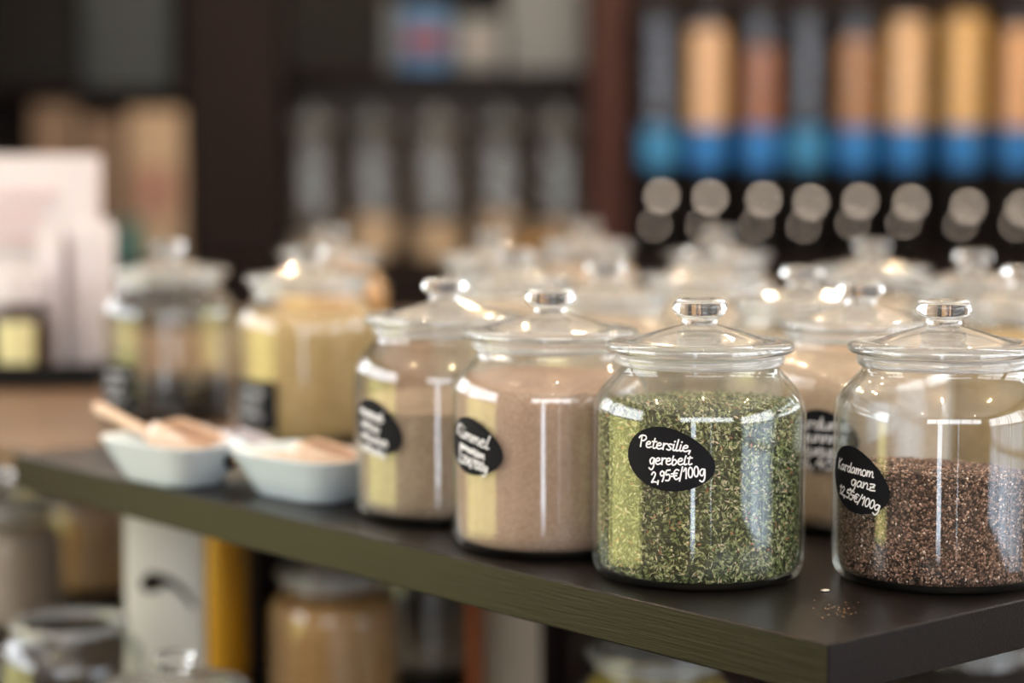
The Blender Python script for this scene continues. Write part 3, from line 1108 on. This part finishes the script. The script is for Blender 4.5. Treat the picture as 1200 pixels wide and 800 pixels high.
def lowjar(px, Y, h, c, lab, lab2, lid=True, seed=50):
    p = jpos(px, Y, ZL)
    p.x = (px - 600) / F * (Y * ct + (ZC - ZL - .17) * st)
    J = jar(lab, p, GLJ, lid)
    fill('ground_spice', lab2, 'spice', p, h, C_[c], mound=0.004, seed=seed)
    return J, p


lowjar(82, 2.47, 0.06, 'darkseed', 'open glass jar without a lid on the lower shelf at the left', 'dark seed at the bottom of the open jar below the shelf', lid=False, seed=51)
lowjar(205, 2.12, 0.10, 'brown', 'lidded glass jar under the shelf before the white bag, its knob just in view', 'brown spice in the jar in front of the white bag', seed=52)
lowjar(392, 2.74, 0.158, 'ginger', 'glass jar of orange brown spice under the shelf beside the dark upright', 'orange brown spice in the jar below the shelf', seed=53)
lowjar(770, 2.28, 0.164, 'yellow', 'glass jar of yellow powder under the middle of the front edge', 'yellow powder filling a jar under the front edge', seed=54)
lowjar(1135, 2.34, 0.16, 'darkseed', 'glass jar under the right end of the shelf at the bottom picture edge', 'dark seed in the jar under the right end of the shelf', seed=55)
lowjar(506, 3.00, 0.05, 'brown', 'nearly empty glass jar right of the orange brown jar under the shelf', 'little brown spice in the nearly empty jar under the shelf', seed=56)
for i, (px, Y, h, c, w1, w2) in enumerate(((8, 3.28, .15, 'tan', 'far glass jar of tan spice under the counter at the left picture edge', 'tan spice in the far jar at the left picture edge'),
                                           (104, 3.56, .13, 'ginger', 'far glass jar of orange brown spice left of the white bag', 'orange brown spice in the far jar left of the white bag'),
                                           (50, 3.90, .16, 'tan', 'farthest glass jar of pale spice under the counter, behind two others', 'pale spice in the farthest jar under the counter'))):
    lowjar(px, Y, h, c, w1, w2, seed=60 + i)

# white bag with a sprout printed on it
p = at(195, 700, 2.66)
t = thing('paper_bag', 'tall white bag printed with a dark sprout on the lower shelf', 'bag', (p.x, p.y, ZL), 0.10)
mb = MB()
mb.box((-.052, -.032, 0), (.052, .032, .335), .006, taper=.96)
mb.build('bag_body', M['bagpaper'], t, smooth=40)
mb = MB()
bl = [(-.030, .205), (-.020, .216), (-.004, .212), (.002, .200), (-.006, .190), (-.022, .188), (-.032, .195)]
mb.add([(x, -.0326, z) for x, z in bl] + [(x, -.0316, z) for x, z in bl], [tuple(range(7))] + [(i, (i + 1) % 7, 7 + (i + 1) % 7, 7 + i) for i in range(7)])
mb.tube([(-.003, -.0325, .206), (.012, -.0325, .198), (.026, -.0325, .186), (.038, -.0325, .168)], [.0065, .005, .0038, .0024], 8)
mb.build('sprout_print', pmat('sprout_ink', (0.03, 0.024, 0.018), .8, spec=.1), t)

# amber oil bottle
p = at(264, 700, 2.86)
t = thing('oil_bottle', 'tall amber yellow bottle under the shelf beside the white bag', 'bottle', (p.x, p.y, ZL), 0)
MB().lathe(soft([(0, 0), (.030, 0), (.0315, .004), (.0315, .22), (.030, .245), (.016, .275), (.013, .30), (.013, .325), (0, .325)]), 40).build('bottle_body', M['amber'], t, smooth=50)
MB().lathe(soft([(0, .325), (.015, .325), (.015, .345), (0, .347)], it=1), 24).build('cap', M['black'], t, smooth=40)

# cream package between the uprights
p = at(604, 760, 2.86)
t = thing('paper_package', 'cream paper package standing between two narrow uprights under the shelf', 'package', (p.x, p.y, ZL), -.05)
MB().box((-.046, -.03, 0), (.046, .03, .26), .005, taper=.97).build('package_body', M['creambag'], t, smooth=40)
MB().box((-.040, -.006, .258), (.040, .006, .285), .003, taper=.9).build('folded_top', M['creambag'], t, smooth=40)

# ------------------------------------------------------------------ things on the wooden counter at the left
p = at(40, 445, 3.24)
tr = thing('serving_tray', 'low black tray on the wooden counter at the left picture edge', 'tray', (p.x, p.y, ZS), 0.0)
mb = MB().box((-.20, -.13, 0), (.130, .20, .012), .004)
mb.build('tray_base', M['black'], tr)
mb = MB()
for lo, hi in (((-.20, -.13, .0125), (.130, -.118, .038)), ((-.20, .188, .0125), (.130, .20, .038)), ((-.20, -.117, .0125), (-.188, .187, .038)), ((.118, -.117, .0125), (.130, .187, .038))):
    mb.box(lo, hi, .002)
mb.build('tray_edge', M['black'], tr)
ZT = ZS + .0125


def standing(px0, px1, pytop, Y, name, label, cat, mat, depth, taper, group=None, rz=0.0):
    a, b = at(px0, 400, Y), at(px1, 400, Y)
    zt = at(px0, pytop, Y).z
    w = b.x - a.x
    t = thing(name, label, cat, ((a.x + b.x) / 2, Y, ZT), rz, group)
    return t, w, zt - ZT


GW = 'white paper packs on the black tray'
t, w, h = standing(50, 80, 277, 3.24, 'paper_bag', 'narrow white paper pack on the black tray, beside the dark bottle', 'bag', None, .05, 1, GW)
MB().box((-w / 2 * .85, -.03, 0), (w / 2 * .85, .03, h), .004, taper=1.12).build('bag_body', M['paper'], t, smooth=40)
MB().box((-w / 2 * .8, -.012, h - .002), (w / 2 * .8, .012, h + .012), .003).build('folded_top', M['paper'], t, smooth=40)
t, w, h = standing(88, 134, 266, 3.26, 'paper_bag', 'wider white paper pack on the black tray, beside the far left jar', 'bag', None, .06, 1, GW)
MB().box((-w / 2 * .78, -.03, 0), (w / 2 * .78, .03, h), .005, taper=1.25).build('bag_body', M['paper'], t, smooth=40)
MB().box((-w / 2 * .9, -.010, h - .002), (w / 2 * .9, .010, h + .012), .003).build('folded_top', M['paper'], t, smooth=40)
# large printed sheet bag behind
t, w, h = standing(-40, 118, 182, 3.37, 'paper_sack', 'large white paper sack with faint pink print behind the bottle and packs', 'bag', None, .1, 1)
MB().box((-w / 2 * .92, -.045, 0), (w / 2 * .92, .035, h), .008, taper=1.09).build('sack_body', M['paper'], t, smooth=40)
mb = MB()
mb.box((-.045, -.0565, h * .80), (.055, -.046, h * .83), .001)
mb.box((-.06, -.0565, h * .70), (.03, -.046, h * .735), .001)
mb.box((-.05, -.0565, h * .60), (.045, -.046, h * .63), .001)
mb.build('print_lines', M['palepink'], t)
mb = MB()
mb.lathe([(0, 0), (.020, 0), (.020, .008), (0, .008)], 24)
o = mb.build('print_mark', M['pink'], t)
o.rotation_euler = (PI / 2, 0, 0)
o.location = (.058, -.0465, h * .52)
# dark bottle with pale yellow label and white cap
p = at(24, 400, 3.19)
t = thing('medicine_bottle', 'dark brown bottle with white cap and pale yellow label on the black tray', 'bottle', (p.x, p.y, ZT), 0)
MB().lathe(soft([(0, 0), (.047, 0), (.0505, .004), (.0505, .092), (.046, .104), (.030, .109), (.028, .113), (0, .113)]), 40).build('bottle_body', M['brown_glass'], t, smooth=50)
MB().lathe(soft([(0, .1135), (.040, .1135), (.0415, .117), (.0415, .162), (.038, .166), (0, .166)]), 36).build('cap', M['paper'], t, smooth=50)
mb = MB()
vs, fs = [], []
for i in range(13):
    a = math.radians(-28 + 66 * i / 12)
    for z, r in ((.012, .0510), (.088, .0510)):
        vs.append((r * math.sin(a), -r * math.cos(a), z))
for i in range(12):
    fs.append((2 * i, 2 * i + 2, 2 * i + 3, 2 * i + 1))
mb.add(vs, fs)
mb.build('label', M['yellow_label'], t, smooth=60)

# ------------------------------------------------------------------ back wall unit, five metres away
YB = 8.0
KB = 1.6
ZK = 0.955                                                    # its counter height
bk = thing('back_cabinet', 'dark brown back cabinet with posts and shelves across the back of the shop', 'cabinet', (0, YB, 0))


def bx(x0, x1, z0, z1, y0_, y1_, name, mat, bev=.003):
    return MB().box((x0, y0_, z0), (x1, y1_, z1), bev).build(name, mat, bk)


def PX(px, Y=YB):
    return (px - 600) / F * Y


def PZ(py, Y=YB):
    return at(600, py, Y).z


bx(-2.5, 2.9, ZK - .04, ZK, -.40, .45, 'counter_top', M['darkbrown'])
bx(-2.5, 2.9, 0, ZK - .042, -.33, .45, 'base_cabinet', M['darkbrown'])
bx(-2.5, 2.9, ZK + .001, 2.6, .40, .45, 'back_panel', M['darkwall'])
bx(PX(334), PX(688), ZK + .002, PZ(92) - .002, .375, .399, 'shelf_back', pmat('grey_brown_back', (0.075, 0.066, 0.066), .9, spec=.1))
bx(PX(218), PX(332), ZK + .001, 2.6, .02, .38, 'wide_post', M['darkbrown'])
bx(PX(690), PX(734), ZK + .001, 2.6, -.06, .38, 'post', M['redbrown'])
bx(PX(336), PX(686), PZ(92), PZ(82), .02, .38, 'upper_shelf', M['darkbrown'])
bx(PX(336), PX(445), PZ(80), 2.5, .05, .38, 'cupboard', M['black'])
bx(PX(-150), PX(215), PZ(110), PZ(103), .05, .38, 'upper_shelf', M['darkbrown'])
bx(PX(740), PX(1270), PZ(16), PZ(-30), -.05, .38, 'dispenser_rail', M['darkbrown'])
bx(PX(-150), PX(90), PZ(100), 2.5, .05, .38, 'cupboard', M['black'])

# dispensers
GD = 'gravity dispensers along the back wall'
disp = [
    (768, None, 'skyblue', 'empty clear dispenser with a light blue collar, first beside the reddish post'),
    (823, ((0.72, 0.47, 0.24), 30), 'blue', 'clear dispenser of peach coloured flakes, first filled one from the reddish post'),
    (884, ((0.28, 0.115, 0.045), 52), 'blue', 'clear dispenser of reddish brown grains right of the first peach one'),
    (938, None, 'skyblue', 'empty clear dispenser between two brown filled ones'),
    (994, ((0.36, 0.19, 0.07), 42), 'blue', 'clear dispenser of orange brown grains right of the empty one'),
    (1052, ((0.74, 0.50, 0.25), 20), 'blue', 'clear dispenser of pale peach flakes, tallest fill in the middle of the row'),
    (1117, ((0.70, 0.46, 0.16), 15), 'blue', 'clear dispenser of yellow grains, second from the right picture edge'),
    (1180, ((0.68, 0.40, 0.17), 30), 'blue', 'clear dispenser of orange tan flakes at the right picture edge'),
]
dm = {}
rT = .080
rC = .066
zt0, zt1 = PZ(168), PZ(18)
zc0, zc1 = PZ(196), PZ(150)
tube_o = MB().lathe([(rT, zc1 + .001 - ZK), (rT, zt1 - ZK), (rT - .003, zt1 - ZK), (rT - .003, zc1 + .001 - ZK)], 40, close=True).build('tube', M['tube_clear'], smooth=40)
lid_o = MB().lathe(soft([(0, zt1 + .001 - ZK), (rT + .003, zt1 + .001 - ZK), (rT + .003, zt1 + .022 - ZK), (.02, zt1 + .03 - ZK), (0, zt1 + .03 - ZK)], it=1), 40).build('lid', M['black'], smooth=40)
ring_o = {k: MB().lathe(soft([(0, zc0 - ZK), (rC, zc0 - ZK), (rC + .004, zc0 + .006 - ZK), (rC + .004, zc1 - .02 - ZK), (rT + .001, zc1 - .005 - ZK), (rT + .001, zc1 - ZK), (0, zc1 - ZK)], it=1), 40).build('collar', M[k], smooth=40) for k in ('blue', 'skyblue')}
neck_o = MB().lathe(soft([(0, zc0 - .002 - ZK), (rC, zc0 - .002 - ZK), (rC, zc0 - .03 - ZK), (.060, zc0 - .11 - ZK), (.054, .11), (.054, .018), (0, .018)], it=1), 32).build('chute', M['black'], smooth=40)
foot_o = MB().box((-.085, -.09, 0), (.085, .09, .017), .003).build('foot', M['black'])
knob_o = MB().lathe(soft([(0, -0.032), (0.0128, -0.032), (0.0128, 0), (0.0184, 0.0008), (0.0184, 0.0096), (0.0170, 0.01075), (0.0128, 0.01093), (0.0064, 0.01099), (0, 0.01101)], it=1), 32).build('knob', M['chrome'], smooth=80)
spout_o = MB().lathe(soft([(0, -0.032), (0.0096, -0.032), (0.008, 0), (0.01152, 0.0008), (0.01152, 0.008), (0.0106, 0.00905), (0.008, 0.00914), (0.004, 0.00919), (0, 0.0092)], it=1), 32).build('spout_button', M['chrome'], smooth=80)
protos = [tube_o, lid_o, neck_o, foot_o, knob_o, spout_o] + list(ring_o.values())
for i, (px, con, colr, lab) in enumerate(disp):
    x = PX(px)
    t = thing('food_dispenser', lab, 'dispenser', (x, YB - .14, ZK), 0, GD)
    for o in (tube_o, lid_o, ring_o[colr], neck_o, foot_o):
        link_copy(o, t)
    dz = random.uniform(-.006, .010)
    k = link_copy(knob_o, t)
    k.location = (.008, -.072, PZ(228 + 2.2 * i) - ZK + dz)
    k.rotation_euler = (PI / 2 - .055, 0, -math.atan2(x, YB) * .7)
    k = link_copy(spout_o, t)
    k.location = (-.019, -.066, PZ(262) - ZK + dz)
    k.rotation_euler = (PI / 2 - .055, 0, -math.atan2(x, YB) * .7)
    if con:
        (c, topy) = con
        zz = PZ(topy + 6)
        m_ = grain_mat('dispenser_grain', [q * .75 for q in c], c, [min(1, q * 1.2) for q in c], 90, rough=.7)
        o = MB().lathe([(0, zc1 + .002 - ZK), (rT - .0045, zc1 + .002 - ZK), (rT - .0045, zz - .004 - ZK), (.03, zz - ZK), (0, zz + .004 - ZK)], 32).build('dispenser_fill', m_, smooth=40, loc=(x, YB - .14, ZK))
        tag(o, lab.replace('clear dispenser of ', '').replace(', first filled one from', ' in the dispenser nearest').replace(', tallest fill in the middle of the row', ' in the middle dispenser of the row')
            .replace(', second from the right picture edge', ' in the dispenser second from the right edge').replace('at the right', 'in the dispenser at the right')
            .replace('right of', 'in the dispenser right of'), 'cereal', kind='stuff')
for o in protos:
    bpy.data.objects.remove(o)

# tall canisters on the back counter, between the posts
GC = 'tall glass canisters between the posts'
can = [(368, (.42, .36, .32), .05, 'tall blurred glass canister beside the wide dark post'), (438, (.62, .46, .32), .10, 'second tall glass canister from the wide dark post'),
       (512, (.60, .44, .30), .08, 'third tall glass canister from the wide dark post'), (586, (.46, .34, .24), .11, 'fourth tall glass canister, left of the gold bowl'),
       (655, (.40, .30, .22), .09, 'tall glass canister behind the gold bowl by the reddish post')]
sK = lambda pr: [(r * KB, z * KB) for r, z in pr]
cb = MB().lathe(sK([(0, .001), (.06, .001), (.064, .006), (.064, .30), (.060, .318), (.050, .326), (.048, .326), (.057, .316), (.061, .298), (.061, .010), (0, .006)]), 40).build('body', M['thin_clear'], smooth=50)
cl = MB().lathe(sK(soft([(0, .327), (.056, .327), (.058, .333), (.056, .345), (.02, .352), (.012, .36), (.016, .372), (.010, .38), (0, .38)], it=1)), 36).build('lid', M['grey'], smooth=50)
for i, (px, c, h, lab) in enumerate(can):
    Yc = YB + .14 + (.10 if i % 2 else 0)
    t = thing('glass_canister', lab, 'canister', (PX(px, Yc), Yc, ZK), 0, GC)
    link_copy(cb, t)
    link_copy(cl, t)
    o = MB().lathe(sK([(0, .0065), (.0600, .0105), (.0600, h), (.03, h + .006), (0, h + .008)]), 32).build('canister_fill', grain_mat('canister_grain', [q * .7 for q in c], c, [q * 1.2 for q in c], 200), smooth=40, loc=t.location)
    tag(o, 'pale grain inside the ' + lab, 'grain', kind='stuff')
bpy.data.objects.remove(cb)
bpy.data.objects.remove(cl)
p = at(632, 280, YB - .18)
o = MB().lathe(sK(soft([(0, .004), (.030, 0), (.034, .003), (.052, .022), (.060, .050), (.058, .051), (.050, .026), (.030, .008), (0, .008)], it=1)), 40).build('brass_bowl', M['gold'], smooth=50, loc=(p.x, p.y, ZK))
tag(o, 'small golden bowl on the back counter near the reddish post', 'bowl')

# boxes on the upper shelf and beige bags at the left
def pack(px0, px1, py0, py1, Y, dep, name, label, cat, mat, mat2=None, zb=None, group=None, accent='band'):
    zb = PZ(py1, Y) if zb is None else zb
    zt = PZ(py0, Y)
    x0, x1 = PX(px0, Y), PX(px1, Y)
    t = thing(name, label, cat, ((x0 + x1) / 2, Y, zb), 0, group)
    w, h = x1 - x0, zt - zb
    MB().box((-w / 2, 0, 0), (w / 2, dep, h), .006).build('box_body', mat, t, smooth=40)
    if mat2:
        MB().box((-w / 2 * .8, -.004, h * .3), (w / 2 * .8, .002, h * .62), .001).build(accent, mat2, t)
    return t


zu = PZ(82) + .001
pack(470, 528, 6, 82, YB + .06, .16, 'cardboard_box', 'blue box with a red lower band on the upper back shelf', 'box', M['dullblue'], M['red'], zb=zu, accent='red_band')
pack(534, 588, 18, 82, YB + .06, .14, 'cardboard_box', 'off white box beside the blue box on the upper back shelf', 'box', M['grey'], M['offwhite'], zb=zu, accent='white_panel')
pack(594, 684, -40, 82, YB + .10, .18, 'cardboard_box', 'large grey box reaching the top of the picture on the upper back shelf', 'box', M['grey'], None, zb=zu)
pack(452, 466, 0, 82, YB + .10, .18, 'cardboard_box', 'slim grey carton beside the black cupboard', 'box', M['grey'], None, zb=zu)
zk = ZK + .001
GB = 'kraft paper bags at the left of the back counter'
pack(152, 214, 128, 300, YB + .02, .12, 'paper_bag', 'large beige paper bag against the wide dark post', 'bag', M['cream'], M['redpaper'], zb=zk, group=GB, accent='faded_panel')
pack(98, 148, 138, 300, YB + .10, .12, 'paper_bag', 'brown kraft bag left of the large beige bag', 'bag', M['kraft'], None, zb=zk, group=GB)
pack(40, 92, 120, 300, YB + .14, .12, 'paper_bag', 'dim kraft bag above the white sack at the left', 'bag', M['kraft'], None, zb=zk, group=GB)
pack(100, 205, -60, 102, YB + .10, .2, 'cardboard_box', 'blue grey box at the top left beside the black cupboard', 'box', pmat('slate_blue', (0.05, 0.06, 0.066), .7, spec=.15), None, zb=PZ(103) + .001)
p = at(152, 290, YB - .25)
t = thing('tea_tin', 'small teal tin on the back counter behind the far left jar', 'tin', (p.x, p.y, ZK), 0)
MB().lathe(sK(soft([(0, 0), (.028, 0), (.029, .002), (.029, .085), (0, .086)], it=1)), 32).build('tin_body', M['teal'], t, smooth=40)
MB().lathe(sK(soft([(0, .0865), (.030, .0865), (.030, .104), (.028, .107), (0, .107)], it=1)), 32).build('lid', M['teal'], t, smooth=40)

# ------------------------------------------------------------------ the room
def struct(o):
    o['kind'] = 'structure'
    return o


X0, X1, Y0, Y1, ZH = -2.6, 3.0, -2.5, 8.6, 2.9
struct(MB().box((X0 - .2, Y0 - .2, -.1), (X1 + .2, Y1 + .2, 0)).build('floor', M['floor']))
struct(MB().box((X0 - .2, Y0 - .2, ZH), (X1 + .2, Y1 + .2, ZH + .1)).build('ceiling', M['ceil']))
struct(MB().box((X0 - .2, Y1, 0), (X1 + .2, Y1 + .1, ZH)).build('wall_back', M['darkwall']))


def wall_with_holes(name, axis, pos, lo, hi, holes, mat, thick=.12):
    """axis 'x': wall in the plane x=pos running along y; holes as (u0,u1,z0,z1)"""
    mb = MB()
    us = sorted({lo, hi} | {h[0] for h in holes} | {h[1] for h in holes})
    for a, b in zip(us[:-1], us[1:]):
        zs = [(0, ZH)]
        for h in holes:
            if h[0] <= a + 1e-6 and h[1] >= b - 1e-6:
                new = []
                for z0, z1 in zs:
                    if h[2] > z0:
                        new.append((z0, min(z1, h[2])))
                    if h[3] < z1:
                        new.append((max(z0, h[3]), z1))
                zs = new
        for z0, z1 in zs:
            if z1 - z0 < 1e-4:
                continue
            if axis == 'x':
                mb.box((min(pos, pos + thick), a, z0), (max(pos, pos + thick), b, z1))
            else:
                mb.box((a, min(pos, pos + thick), z0), (b, max(pos, pos + thick), z1))
    return struct(mb.build(name, mat))


win_n = [0]


def window(axis, pos, sgn, u0, u1, z0, z1, mat, nv=2, nh=1, name=None):
    """frame with muntins and a bright pane set in a hole; sgn points into the room"""
    win_n[0] += 1
    nm = name or 'window_%d' % win_n[0]
    t = bpy.data.objects.new(nm, None)
    COL.objects.link(t)
    t['kind'] = 'structure'

    def b3(a, b, lo, hi, d0, d1, mb):
        if axis == 'x':
            mb.box((min(pos + d0, pos + d1), a, lo), (max(pos + d0, pos + d1), b, hi))
        else:
            mb.box((a, min(pos + d0, pos + d1), lo), (b, max(pos + d0, pos + d1), hi))
    mb = MB()
    w = .045
    b3(u0, u1, z0, z0 + w, 0, -sgn * .08, mb)
    b3(u0, u1, z1 - w, z1, 0, -sgn * .08, mb)
    b3(u0, u0 + w, z0 + w, z1 - w, 0, -sgn * .08, mb)
    b3(u1 - w, u1, z0 + w, z1 - w, 0, -sgn * .08, mb)
    for i in range(1, nv):
        u = u0 + (u1 - u0) * i / nv
        b3(u - .02, u + .02, z0 + w, z1 - w, 0, -sgn * .07, mb)
    for i in range(1, nh):
        z = z0 + (z1 - z0) * i / nh
        b3(u0 + w, u1 - w, z - .02, z + .02, 0, -sgn * .07, mb)
    fr = struct(mb.build(nm + '_frame', M['frame'], t))
    mb = MB()
    b3(u0 + .01, u1 - .01, z0 + .01, z1 - .01, -sgn * .085, -sgn * .1, mb)
    struct(mb.build(nm + '_pane', mat, t))


# left: tall shop window onto a sunlit hedge; behind the camera: glass door, slot and high windows; right: side window
LW = (0.62, 3.10, 0.12, 2.45)
wall_with_holes('wall_left', 'x', X0, Y0, Y1, [LW, (3.30, 5.60, 1.35, 2.45)], M['wall'], -.12)
window('x', X0, 1, 3.30, 5.60, 1.35, 2.45, M['win_sky'], nv=2)
window('x', X0, 1, LW[0], LW[1], LW[2], 1.28, M['win_garden'], nv=1)
window('x', X0, 1, LW[0], LW[1], 1.285, LW[3], M['win_sky'], nv=2)
DR = (-0.92, -0.46, 0.05, 2.20)
SLT = (0.66, 0.80, 0.10, 2.20)
HW = (-1.9, 2.8, 1.75, 2.62)
wall_with_holes('wall_rear', 'y', Y0, X0, X1, [(DR[0], DR[1], DR[2], 1.75), (SLT[0], SLT[1], SLT[2], 1.75), HW], M['wall'], -.12)
window('y', Y0, 1, DR[0], DR[1], DR[2], 1.75, M['win_door'], nv=1, name='door_1')
window('y', Y0, 1, SLT[0], SLT[1], SLT[2], 1.75, M['win_door'], nv=1)
window('y', Y0, 1, *HW, M['win_sky'], nv=5)
RW = (-1.7, 1.35, 0.30, 2.40)
wall_with_holes('wall_right', 'x', X1, Y0, Y1, [RW, (1.60, 4.90, 1.35, 2.40)], M['wall'], .12)
window('x', X1, -1, 1.60, 4.90, 1.35, 2.40, M['win_sky'], nv=3)
window('x', X1, -1, RW[0], RW[1], RW[2], 1.3, M['win_side'], nv=3, nh=2)
window('x', X1, -1, RW[0], RW[1], 1.305, RW[3], M['win_sky'], nv=3)


def lamp(x, y, z, power, col=(1.0, 0.74, 0.46), r=.022, spot=None):
    l = bpy.data.lights.new('ceiling_spot', 'SPOT' if spot else 'POINT')
    l.energy = power
    l.color = col
    l.shadow_soft_size = r
    if spot:
        l.spot_size = math.radians(spot)
        l.spot_blend = 0.5
    o = bpy.data.objects.new('ceiling_spot', l)
    COL.objects.link(o)
    o.location = (x, y, z)
    return o


for x, y, pw in ((-1.2, 1.2, 24), (0.2, 1.0, 24), (1.5, 1.2, 24), (-1.2, 2.8, 24), (0.3, 2.9, 28), (1.6, 2.8, 24), (-1.4, 4.3, 24), (-.3, 4.4, 24), (.8, 4.3, 24), (1.9, 4.4, 24),
                 (-1.0, 6.0, 34), (.3, 6.1, 44), (1.4, 6.0, 62), (2.3, 6.3, 50), (0.1, -.8, 22), (1.6, -.8, 22), (-1.3, -.8, 22)):
    lamp(x, y, ZH - .08, pw * .55)

W = bpy.data.worlds.new('World')
S.world = W
W.use_nodes = True
W.node_tree.nodes['Background'].inputs[0].default_value = (0.6, 0.75, 1.0, 1)
W.node_tree.nodes['Background'].inputs[1].default_value = 0.6

# ------------------------------------------------------------------ camera
cd = bpy.data.cameras.new('camera')
cd.lens = 72
cd.sensor_width = 36
cd.sensor_fit = 'HORIZONTAL'
cd.clip_start = .05
cd.dof.use_dof = True
cd.dof.focus_distance = 1.64
cd.dof.aperture_fstop = 1.9
co = bpy.data.objects.new('camera', cd)
COL.objects.link(co)
co.location = (0, 0, ZC)
co.rotation_euler = (PI / 2 - TH, 0, 0)
S.camera = co

S.view_settings.view_transform = 'Standard'
S.view_settings.look = 'None'
S.view_settings.gamma = 1.0
S.view_settings.use_curve_mapping = False
S.view_settings.exposure = 0.5
cy = S.cycles
cy.max_bounces = 14
cy.transparent_max_bounces = 40
cy.transmission_bounces = 12
cy.glossy_bounces = 6
cy.diffuse_bounces = 4
cy.use_denoising = True
cy.use_adaptive_sampling = False
cy.sample_clamp_indirect = 8.0
cy.caustics_refractive = True
cy.caustics_reflective = False
